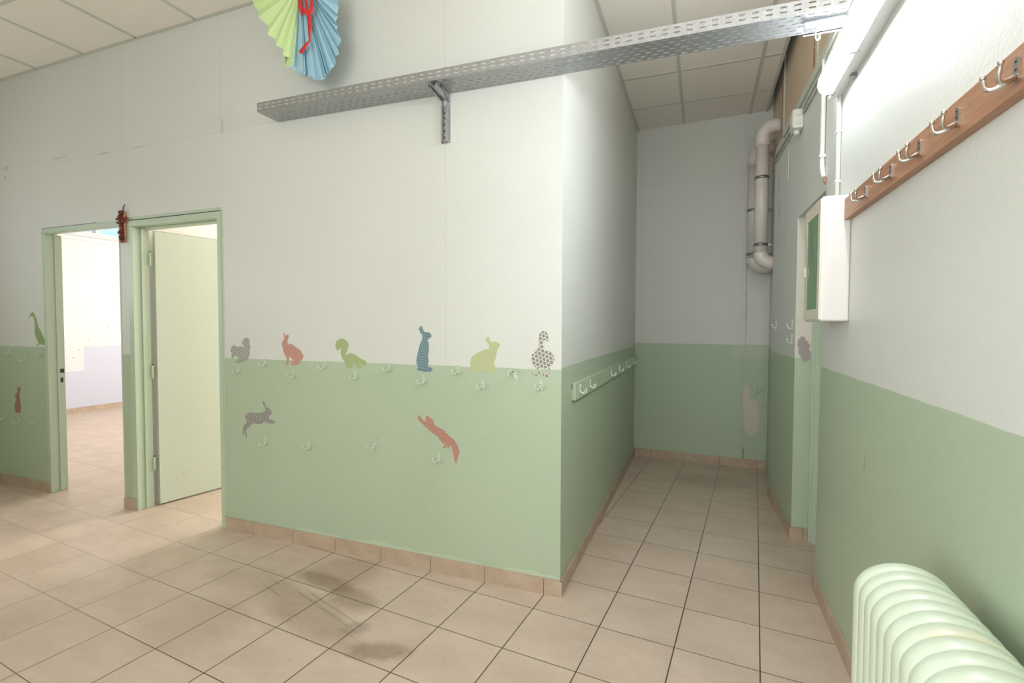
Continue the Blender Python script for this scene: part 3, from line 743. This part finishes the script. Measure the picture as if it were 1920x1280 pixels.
# ---- cable tray with real slots
def tz(x): return 2.660+(2.617-2.660)*(x+2.50)/3.01
TX0, TX1, TY0, TY1, TH = -2.50, 0.512, 2.270, FY-0.005, 0.053
def slotted(n_cells, pitch, rows, length_dir, row_dir, origin, width, stag, xoff=0):
    """sheet with oblong holes; rows = list of row centres"""
    m = B(); hl, hh = 0.0135, 0.0032
    edges = [0.0]
    for i in range(len(rows)-1): edges.append((rows[i]+rows[i+1])/2)
    edges.append(width)
    O = Vector(origin); L = Vector(length_dir); R = Vector(row_dir)
    def P(u, v): return O+L*u+R*v
    for ri, rc in enumerate(rows):
        v0, v1 = edges[ri], edges[ri+1]
        sh_ = stag*(ri % 2)*pitch/2
        if sh_: m.add([P(0, v0), P(sh_, v0), P(sh_, v1), P(0, v1)], [(0, 1, 2, 3)])
        cells = n_cells-(1 if sh_ else 0)
        for i in range(cells):
            u0 = sh_+i*pitch; u1 = u0+pitch; uc = (u0+u1)/2
            hole = [(uc-hl, rc), (uc-hl+hh, rc-hh), (uc+hl-hh, rc-hh), (uc+hl, rc), (uc+hl-hh, rc+hh), (uc-hl+hh, rc+hh)]
            vs = [P(u0, v0), P(u1, v0), P(u1, v1), P(u0, v1)]+[P(*h) for h in hole]
            m.add(vs, [(0, 1, 6, 5), (1, 7, 6), (1, 2, 7), (2, 8, 7), (2, 3, 9, 8), (3, 4, 9), (3, 0, 4), (0, 5, 4)])
        if sh_: m.add([P(sh_+cells*pitch, v0), P(n_cells*pitch, v0), P(n_cells*pitch, v1), P(sh_+cells*pitch, v1)], [(0, 1, 2, 3)])
    return m
ncell = 60; LT = TX1-TX0; pitch = LT/ncell
ld = Vector((LT, 0, tz(TX1)-tz(TX0))); ld = ld/LT
tray = thing('cable_tray', (TX0, TY0, tz(TX0)), 'long galvanised perforated cable tray running across the front wall', 'cable tray')
def solid(o, th=0.0015):
    s = o.modifiers.new('solid', 'SOLIDIFY'); s.thickness = th; s.offset = 0
side1 = slotted(ncell, pitch, [0.018, 0.038], ld, (0, 0, 1), (0, 0, 0), TH, 0).build('front_flange', M['galv'], tray); solid(side1)
side2 = slotted(ncell, pitch, [0.018, 0.038], ld, (0, 0, 1), (0, TY1-TY0, 0), TH, 0).build('rear_flange', M['galv'], tray); solid(side2)
W = TY1-TY0
bot = slotted(ncell, pitch, [W*(k+0.5)/6 for k in range(6)], ld, (0, 1, 0), (0, 0, 0), W, 1).build('base_plate', M['galv'], tray); solid(bot)
lips = B()
for yy in (0.004, W-0.004):
    lips.add([Vector((0, yy-0.004, TH)), ld*LT+Vector((0, yy-0.004, TH)), ld*LT+Vector((0, yy+0.004, TH)), Vector((0, yy+0.004, TH))], [(0, 1, 2, 3)])
solid(lips.build('lip', M['galv'], tray), 0.002)
# bracket below the tray
br = thing('tray_bracket', (-1.315, FY, 2.38), 'bent galvanised channel bracket under the cable tray on the front wall', 'bracket')
def channel(path, wid, depth):
    """U channel following a path in the YZ plane (y, z, normal)"""
    m = B(); prof = [(-wid/2-0.006, 0.0), (-wid/2, 0.0), (-wid/2+0.004, depth), (-wid/2+0.012, depth), (-wid/2+0.014, depth*0.45), (wid/2-0.014, depth*0.45), (wid/2-0.012, depth), (wid/2-0.004, depth), (wid/2, 0.0), (wid/2+0.006, 0.0)]
    np_ = len(prof)
    for (y, z, ny, nz) in path:
        for (x, d) in prof: m.v.append((x, y+ny*d, z+nz*d))
    for i in range(len(path)-1):
        for k in range(np_-1):
            m.f.append((i*np_+k, i*np_+k+1, (i+1)*np_+k+1, (i+1)*np_+k)); m.sm.append(False)
    return m
path = [(-0.001, 0.0, -1, 0), (-0.001, 0.195, -1, 0), (-0.010, 0.225, -0.92, -0.38), (-0.028, 0.236, -0.72, -0.70), (-0.148, 0.2560, -0.30, -0.95)]
cb = channel(path, 0.042, 0.024).build('channel', M['galv'], br); solid(cb, 0.002)
for z in (0.02, 0.055, 0.09, 0.125, 0.15): B().box(-0.0045, 0.0045, -0.0135, -0.0118, z, z+0.012).build('slot', M['black'], br)
gp = B().add([(0.024, -0.002, 0.21), (0.024, -0.002, 0.258), (0.024, -0.10, 0.258)], [(0, 1, 2)]); solid(gp.build('gusset', M['galv'], br), 0.002)
# second bracket at the right end, under the tray
b2 = thing('wall_bracket', (0.575, 2.36, 2.60), 'short galvanised channel bracket holding the right end of the cable tray by the lamp', 'bracket')
chn = B()
for y0, y1, z0, z1 in ((-0.045, -0.042, -0.022, 0.008), (-0.006, -0.003, -0.022, 0.008), (-0.045, -0.003, 0.006, 0.009), (-0.055, -0.042, -0.022, -0.019), (-0.006, 0.008, -0.022, -0.019)):
    chn.box(-0.205, 0.0, y0, y1, z0, z1)
chn.build('channel', M['galv'], b2)
B().box(-0.004, 0.004, -0.06, 0.02, -0.05, 0.06).build('end_plate', M['galv'], b2)
wh = B().tube([(-0.165, -0.03, -0.02), (-0.165, -0.03, -0.055), (-0.160, -0.03, -0.064), (-0.152, -0.03, -0.060), (-0.150, -0.03, -0.045)], 0.003, 8)
wh.build('wire_hook', M['white_plastic'], b2)

# ---- hanging paper fans
FYN = 2.27
fan = thing('paper_fan', on_y(560, -28, FYN), 'pleated green and blue paper fan decoration hung near the ceiling', 'decoration')
fo = fan.location.copy()
def pleats(tips, root, name, mat):
    m = B(); C0 = on_y(*root, FYN)-fo
    loc = []
    for i, (x, y) in enumerate(tips):
        loc.append(on_y(x, y, FYN+(0.022 if i % 2 else -0.006))-fo)
    for i in range(len(loc)-1):
        c = C0+Vector((0.0015*i, 0.002*(i % 3), 0))
        m.add([c, loc[i], loc[i+1]], [(0, 1, 2)])
    o = m.build(name, mat, fan); solid(o, 0.0007); return o
green = [(470,-28),(472,-8),(476,9),(484,20),(484.5,32),(503,48),(501,64),(517,74),(517.5,85),(533,93),(530.5,103),(549,110),(534,105.5),(534,125),(550.5,123),(540,117),(552,108),(556,40)]
blue = [(556,40),(551,118),(544,125),(555,132),(569,134),(556,138),(573,139),(574,143.5),(589,143.5),(582,145),(590,150),(597,151.5),(604,149.5),(611,147),(610,142),(613,139),(613,136),(617,137),(622,128.5),(628,122),(630,117),(627,108),(636,101),(632,89),(639.5,79),(639,72),(631,55),(633,50),(629,40),(634,31),(632,26),(635.5,12),(633,0),(636,-12),(628,-28)]
pleats(green, (557, -24), 'green_pleats', M['green_paper'])
pleats(blue, (561, -24), 'blue_pleats', M['blue_paper'])
def ribbon(pts, w, name, yoff):
    m = B(); P = [on_y(x, y, FYN-yoff+0.006*math.sin(i*1.7))-fo for i, (x, y) in enumerate(pts)]
    L, R = [], []
    for i, p in enumerate(P):
        d = (P[min(i+1, len(P)-1)]-P[max(0, i-1)]); d.y = 0; d.normalize()
        nrm = Vector((-d.z, 0, d.x)); ww = w[i] if isinstance(w, list) else w
        L.append(p+nrm*ww/2); R.append(p-nrm*ww/2)
    for i in range(len(P)-1): m.add([L[i], R[i], R[i+1], L[i+1]], [(0, 1, 2, 3)], True)
    o = m.build(name, M['red_ribbon'], fan); solid(o, 0.0008); return o
ribbon([(563,-28),(562,-5),(562.5,10),(565,22),(566,31)], [0.030,0.030,0.028,0.018,0.006], 'ribbon_tail', 0.020)
ribbon([(573,-28),(573,0),(576,18),(579,30),(581,48),(580,65),(581,76),(574,84),(566,95),(562,99)], [0.018,0.018,0.02,0.026,0.026,0.014,0.012,0.024,0.028,0.022], 'ribbon_tail', 0.030)
ribbon([(584,-28),(585,-5),(585,12),(583,24),(577,27),(570,20),(566,12)], [0.024,0.028,0.026,0.024,0.024,0.022,0.016], 'ribbon_loop', 0.038)
B().tube([Vector((0, 0.0, 0)), Vector((0, 0.0, CZ-fo.z))], 0.0012, 6).build('hanging_string', M['white_plastic'], fan)

# ---- little dark red cross
cp = on_y(228.5, 415, FY-0.02)
crs = thing('hanging_cross', cp, 'dark red cross ornament hanging between the two doorways', 'ornament')
cb_ = B().box(-0.018, 0.022, 0.004, 0.019, -0.146, 0.074).box(-0.045, 0.045, 0.004, 0.019, -0.012, 0.030)
cb_.build('cross_board', M['cross_wood'], crs, bevel=0.003)
rnd = random.Random(3)
for k in range(84):
    if k < 60: x, z = rnd.uniform(-0.020, 0.012), -0.135+0.207*(k+rnd.random())/60
    else: x, z = -0.052+0.104*(k-60)/23, rnd.uniform(-0.010, 0.026)
    B().ball((x, rnd.uniform(-0.008, 0.003), z), rnd.uniform(0.007, 0.013), 7).build('berry', M['dark_red'] if rnd.random() < 0.88 else M['orange_red'], crs)
B().ball((0.002, 0.0, -0.146), 0.017, 10, (1.3, 0.8, 0.6)).build('clay_foot', M['orange_red'], crs)
B().ball((-0.036, -0.004, -0.082), 0.007, 8).build('bead', M['black'], crs)
B().tube([(0.010, 0.004, 0.070), (0.012, 0.002, 0.10), (0.014, 0.014, 0.128), (0.017, 0.004, 0.10), (0.012, 0.004, 0.070)], 0.0022, 6).build('cord', M['purple'], crs)

# ================================================================== CORRIDOR
rail = thing('hook_rail', (-0.66, 2.655, 0.98), 'mint painted wooden hook board on the corridor side wall', 'coat rail')
B().box(0.0, 0.022, 0.0, 2.73, 0, 0.092).build('board', M['rail_mint'], rail, bevel=0.001)
B().box(0.0219, 0.0226, 0.655, 0.664, 0.028, 0.066).build('slot', M['batten_brown'], rail)
B().box(-0.0002, 0.003, -0.003, 0.0, 0.06, 0.09).build('shadow_gap', M['black'], rail)
places = ['nearest the camera', 'second from near end', 'third, just past the slot', 'fourth from near end', 'fifth from near end', 'last at the far end']
rh = make_hook('x', M['rail_hook'], 'hooks on the mint corridor board', 1.08, screws=False)
for i, y in enumerate((2.76, 3.03, 3.80, 4.20, 4.63, 5.08)):
    o = rh if i == 0 else copy_tree(rh)
    o.location = (-0.638, y, 1.016); o.rotation_euler = (0, 0, math.radians(90))
    o['label'] = 'pale painted double hook on the corridor board, ' + places[i]

def arc(c, r, a0, a1, n=9):
    return [(c[0]+r*math.cos(a0+(a1-a0)*k/(n-1)), c[1], c[2]+r*math.sin(a0+(a1-a0)*k/(n-1))) for k in range(n)]
def pipe(Y, X, z0, z1, r, xe, label, clampz, wallx):
    t = thing('drain_pipe', (X, Y, z0), label, 'pipe', 'drain pipes in the corridor corner')
    rb = 0.095; zl, zt = 0.0, z1-z0
    p = [(xe-X, 0, zl)]+arc((rb, 0, zl+rb), rb, -math.pi/2, -math.pi, 10)
    B().tube(p, r*1.07, 20).build('lower_elbow', M['pvc'], t)
    B().tube([(0, 0, zl+rb), (0, 0, zt-rb)], r, 20).build('straight_pipe', M['pvc'], t)
    q = arc((rb, 0, zt-rb), rb, math.pi, math.pi/2, 10)+[(0.10, 0, zt), (xe-X, 0, zt)]
    B().tube([(0, 0, zt-rb-0.07)]+q, r*1.08, 20).build('upper_elbow', M['pvc'], t)
    for z in clampz:
        c = B().tube([(0, 0, z-0.011), (0, 0, z+0.011)], r*1.09, 20)
        c.box(r, wallx-X, -0.004, 0.004, z-0.008, z+0.008)
        c.build('clamp', M['steel_dark'], t)
    return t
pipe(4.74, 0.462, 1.925, 3.075, 0.052, 0.605, 'grey white drain pipe in front, with elbows top and bottom, by the corridor corner', (0.72, 0.155), 0.60)
pipe(5.20, 0.440, 1.935, 3.045, 0.052, 0.605, 'grey drain pipe behind the front one, close to the end wall', (0.535, 0.125), 0.60)

# small hooks on the far right wall
for y, z, s_, lab in ((4.33, 1.365, 1.5, 'thin white hook high on the far right wall, farthest into the corridor'),
                      (3.74, 1.365, 1.7, 'white hook on the far right wall above a second one, beside the recess'),
                      (3.74, 1.270, 1.7, 'white hook on the far right wall, lower one of the pair beside the recess')):
    o = thing('coat_hook', (0, 0, 0), lab, 'coat hook', 'white hooks on the far right wall')
    B().box(-0.007, 0.007, -0.004, 0.0, 0, 0.040*s_).build('plate', M['rail_hook'], o, bevel=0.002)
    pp = B().tube([(0, -0.003, 0.014), (0, -0.016, 0.008), (0, -0.027, 0.018), (0, -0.030, 0.034)], 0.0035, 8); pp.ball((0, -0.030, 0.036), 0.005, 8)
    pp.build('prong', M['rail_hook'], o)
    xx = xn+(xf-xn)*(y-DY1)/(4.53-DY1)
    o.location = (xx, y, z); o.rotation_euler = (0, 0, math.radians(-90))

# cables, trunking and junction box along the top of the right wall
def rx(y): return RX if y < DY0 else (RX+(xn-RX)*(y-DY0)/(DY1-DY0) if y < DY1 else xn+(xf-xn)*(y-DY1)/(4.53-DY1))
def along(y0, y1, off, z, n=12, wob=0.0, seed=0):
    r_ = random.Random(seed)
    return [(rx(y0+(y1-y0)*k/n)-off, y0+(y1-y0)*k/n, z+r_.uniform(-wob, wob)) for k in range(n+1)]
tkr = B()
ys = [1.0, 2.955, 3.645, 4.10]
for a, b in zip(ys[:-1], ys[1:]):
    tkr.hexa([(rx(a)-0.024, a, 2.748), (rx(b)-0.024, b, 2.748), (rx(b), b, 2.748), (rx(a), a, 2.748)], [(rx(a)-0.024, a, 2.795), (rx(b)-0.024, b, 2.795), (rx(b), b, 2.795), (rx(a), a, 2.795)])
tag(tkr.build('cable_trunking', M['trunk'], bevel=0.002), 'pale painted cable trunking along the top edge of the right wall', 'trunking')
tag(B().box(0.548, 0.600, 4.10, 4.53, 2.801, 2.820).build('wood_strip', M['batten_brown']), 'bare brown wooden strip on the right wall top beside the pipes', 'wood strip')
CG = 'cables clipped along the right wall top'
tag(B().tube(along(1.0, 4.5, 0.009, 2.728, 16, 0.003, 1), 0.009, 8).build('cable', M['trunk']), 'painted cable clipped right under the pale painted trunking', 'cable', CG)
tag(B().tube(along(3.62, 4.5, 0.006, 2.690, 10, 0.003, 2), 0.005, 8).build('cable', M['trunk']), 'thin painted cable, lowest of those running from the junction box toward the pipes', 'cable', CG)
tag(B().tube([(rx(3.5)-0.008, 3.5, 2.690)]+along(3.3, 1.0, 0.009, 2.690, 10, 0.003, 3), 0.008, 8).build('cable', M['trunk']), 'painted cable running from the junction box toward the lamp', 'cable', CG)
tc = thing('hanging_cable', (rx(3.95), 3.95, 2.40), 'thin painted cable dropping down the wall below the junction box', 'cable')
B().tube([(-0.005, 0.03, 0.285), (-0.005, 0.0, 0.24), (-0.005, 0.002, 0.08), (-0.005, -0.004, 0.0)], 0.0042, 8).build('cable', M['mint_hook'], tc)
jb = thing('junction_box', (rx(3.58), 3.58, 2.675), 'white square junction box where the wall cables meet', 'junction box')
B().box(-0.055, 0, -0.055, 0.055, -0.062, 0.054).build('box', M['white_plastic'], jb, bevel=0.006)
B().box(-0.060, -0.055, -0.050, 0.050, -0.053, 0.053).build('lid', M['white_plastic'], jb, bevel=0.004)
gl = B()
for z in (0.028, -0.024): gl.tube([(-0.03, -0.055, z), (-0.03, -0.062, z)], 0.017, 14).tube([(-0.03, -0.055, z), (-0.03, -0.0645, z)], 0.011, 14)
gl.build('knockout', M['white_plastic'], jb)
B().tube([(-0.028, 0.0, -0.055), (-0.028, 0.0, -0.088)], 0.017, 14).build('gland', M['white_plastic'], jb)
# corrugated conduit on the edge of the recess
cor = thing('corrugated_conduit', (rx(2.93)-0.014, 2.975, 2.13), 'white corrugated conduit ending loose above the recess', 'conduit')
cpts = [(0, 0, 0.62), (0, 0, 0.12), (0.0, -0.004, 0.075), (0.002, -0.018, 0.035), (0.006, -0.034, 0.012)]
dense = []
for a, b in zip(cpts[:-1], cpts[1:]):
    a, b = Vector(a), Vector(b); n = max(2, int((b-a).length/0.0035))
    dense += [a+(b-a)*k/n for k in range(n)]
B().tube(dense, [0.0125 if k % 2 else 0.0105 for k in range(len(dense))], 12).build('conduit', M['white_plastic'], cor)
B().tube([(0.006, -0.034, 0.012), (0.008, -0.037, -0.008), (0.007, -0.038, -0.022)], [0.009, 0.007, 0.002], 8).build('frayed_end', M['batten_brown'], cor)
B().box(-0.016, 0.014, -0.016, 0.016, 0.125, 0.138).build('clip', M['white_plastic'], cor)
# straight conduit down into the cabinet
con = thing('straight_conduit', (RX-0.010, 2.665, 1.945), 'straight white conduit with clips dropping into the wall cabinet', 'conduit')
B().tube([(0, 0, 0.0), (0, 0, 0.66)], 0.0095, 12).build('conduit', M['white_plastic'], con)
B().tube([(0.002, 0.024, 0.0), (0.002, 0.022, 0.66)], 0.004, 8).build('thin_cable', M['white_plastic'], con)
for z in (0.10, 0.325): B().box(-0.012, 0.010, -0.014, 0.030, z, z+0.012).build('clip', M['white_plastic'], con, bevel=0.002)

# ---- wall cabinet with green glazing
cab = thing('wall_cabinet', (RX, 2.463, 1.413), 'white metal wall cabinet with green glazed front on the right wall', 'cabinet')
B().box(-0.106, 0.0, 0.0, 0.335, 0, 0.532).build('body', M['white_metal'], cab, bevel=0.008, seg=3)
fr = B()
for y0, y1, z0, z1 in ((0.004, 0.045, 0.008, 0.524), (0.290, 0.331, 0.008, 0.524), (0.045, 0.290, 0.008, 0.055), (0.045, 0.290, 0.470, 0.524)):
    fr.box(-0.112, -0.104, y0, y1, z0, z1)
dr = fr.build('door', M['cab_face'], cab, bevel=0.0015)
B().box(-0.1085, -0.1065, 0.045, 0.290, 0.055, 0.470).build('green_pane', M['green_glass'], dr)
B().box(-0.118, -0.110, 0.300, 0.316, 0.215, 0.262).build('latch', M['white_plastic'], dr, bevel=0.002)

# ---- brown rail with nickel hooks
rl = tag(B().box(RX-0.026, RX, -1.2, 2.468, 1.838, 1.926).build('coat_rail_board', M['wood'], bevel=0.0015), 'brown varnished wooden coat rail board on the right wall', 'coat rail')
nick = make_hook('x', M['chrome'], 'nickel hooks on the brown rail', 1.45, name='nickel_hook', hk=0.62)
words = ['right beside the white cabinet', 'second from the white cabinet', 'third from the white cabinet', 'fourth from the white cabinet', 'nearest, cut by the photo edge']
for i, y in enumerate((2.165, 1.905, 1.685, 1.468, 1.235)):
    o = nick if i == 0 else copy_tree(nick)
    o.location = (RX-0.026, y, 1.868); o.rotation_euler = (0, 0, math.radians(-90))
    o['label'] = 'shiny nickel double hook on the brown rail, ' + words[i]

# ---- fluorescent batten lamp
LY0, LY1, LZ = 1.10, 2.665, 2.480
lamp = thing('wall_lamp', (RX, LY0, LZ), 'lit fluorescent batten lamp fixed to the right wall beside the cable tray', 'lamp')
Lh = LY1-LY0
hb = B(); prof = [(-0.0, -0.044), (-0.044, -0.055), (-0.052, -0.055), (-0.052, 0.055), (-0.044, 0.055), (0.0, 0.044)]
n = len(prof)
hb.add([(x, 0.0, z) for x, z in prof]+[(x, Lh, z) for x, z in prof], [tuple(range(n)), tuple(range(n, 2*n))[::-1]]+[(i, (i+1) % n, n+(i+1) % n, n+i) for i in range(n)])
hb.build('housing', M['housing'], lamp)
df = B(); secs = [(0.0, 0.45), (0.012, 0.75), (0.03, 0.92), (0.06, 1.0), (Lh-0.06, 1.0), (Lh-0.03, 0.92), (Lh-0.012, 0.75), (Lh, 0.45)]
seg = 16
for y, k in secs:
    for i in range(seg+1):
        a = -math.pi/2+math.pi*i/seg
        df.v.append((-0.050-0.058*k*math.cos(a)**0.8 if math.cos(a) > 1e-6 else -0.050, y, 0.052*k*math.sin(a)))
for j in range(len(secs)-1):
    for i in range(seg):
        df.f.append((j*(seg+1)+i, j*(seg+1)+i+1, (j+1)*(seg+1)+i+1, (j+1)*(seg+1)+i)); df.sm.append(True)
df.f += [tuple(range(seg+1)), tuple((len(secs)-1)*(seg+1)+i for i in range(seg+1))[::-1]]; df.sm += [False, False]
df.build('diffuser', M['tube'], lamp)
for y in (0.12, 0.42, 0.78, 1.14, Lh-0.06):
    B().box(-0.074, -0.040, y-0.008, y+0.008, -0.0590, -0.050).build('clip', M['chrome'], lamp, bevel=0.001)
for y in (0.25, Lh-0.22):
    B().box(-0.02, 0.0, y-0.012, y+0.012, -0.064, -0.048).build('mounting_bracket', M['steel_dark'], lamp)

# ---- column radiator
rad = thing('radiator', (0.445, 1.39, 0), 'pale mint ribbed column radiator by the right wall', 'radiator')
RW, RH, PZ = 0.195, 0.845, 0.0420
def rad_section(y):
    """one sheet section: rounded top and bottom, swelling towards its middle"""
    m = B(); slices = [(-PZ*0.5, 0.940, 0), (-PZ*0.40, 0.972, 1), (-PZ*0.22, 0.993, 1), (0, 1.0, 1), (PZ*0.22, 0.993, 1), (PZ*0.40, 0.972, 1), (PZ*0.5, 0.940, 0)]
    outline = []
    hw = RW/2; rt = 0.078
    def arcp(cx, cz, rx_, rz_, a0, a1, n): return [(cx+rx_*math.cos(a0+(a1-a0)*k/n), cz+rz_*math.sin(a0+(a1-a0)*k/n)) for k in range(n+1)]
    outline += arcp(0, RH-rt, hw, rt, 0, math.pi, 22)
    outline += arcp(0, 0.09+0.05, hw, 0.05, math.pi, 2*math.pi, 16)
    no = len(outline)
    for dy, k, _ in slices:
        ins = (1-k)*0.085
        for x, z in outline:
            sx = x*(1-ins/hw); zc = 0.45; sz = zc+(z-zc)*(1-ins/(RH-zc))
            m.v.append((sx, y+dy, sz))
    for j in range(len(slices)-1):
        for i in range(no):
            m.f.append((j*no+i, j*no+(i+1) % no, (j+1)*no+(i+1) % no, (j+1)*no+i)); m.sm.append(True)
    m.f += [tuple(range(no)), tuple((len(slices)-1)*no+i for i in range(no))[::-1]]; m.sm += [False, False]
    return m
me_sec = rad_section(0).build('section', M['radiator'], rad)
for k in range(22):
    o = me_sec if k == 0 else me_sec.copy()
    if k: COL.objects.link(o)
    o.parent = rad; o.location = (0, -PZ*(k+0.5), 0)
B().tube([(0, -0.01, 0.16), (0, -PZ*22+0.01, 0.16)], 0.022, 12).tube([(0, -0.01, 0.74), (0, -PZ*22+0.01, 0.74)], 0.022, 12).build('header_pipe', M['radiator'], rad)
for y in (-0.12, -0.92):
    B().box(-0.055, -0.04, y-0.010, y+0.010, 0, 0.12).box(0.04, 0.055, y-0.010, y+0.010, 0, 0.12).build('foot', M['radiator'], rad)
B().tube([(0, -0.01, 0.16), (0, 0.03, 0.16), (0, 0.04, 0.14), (0, 0.04, 0.0)], 0.010, 10).build('supply_pipe', M['radiator'], rad)
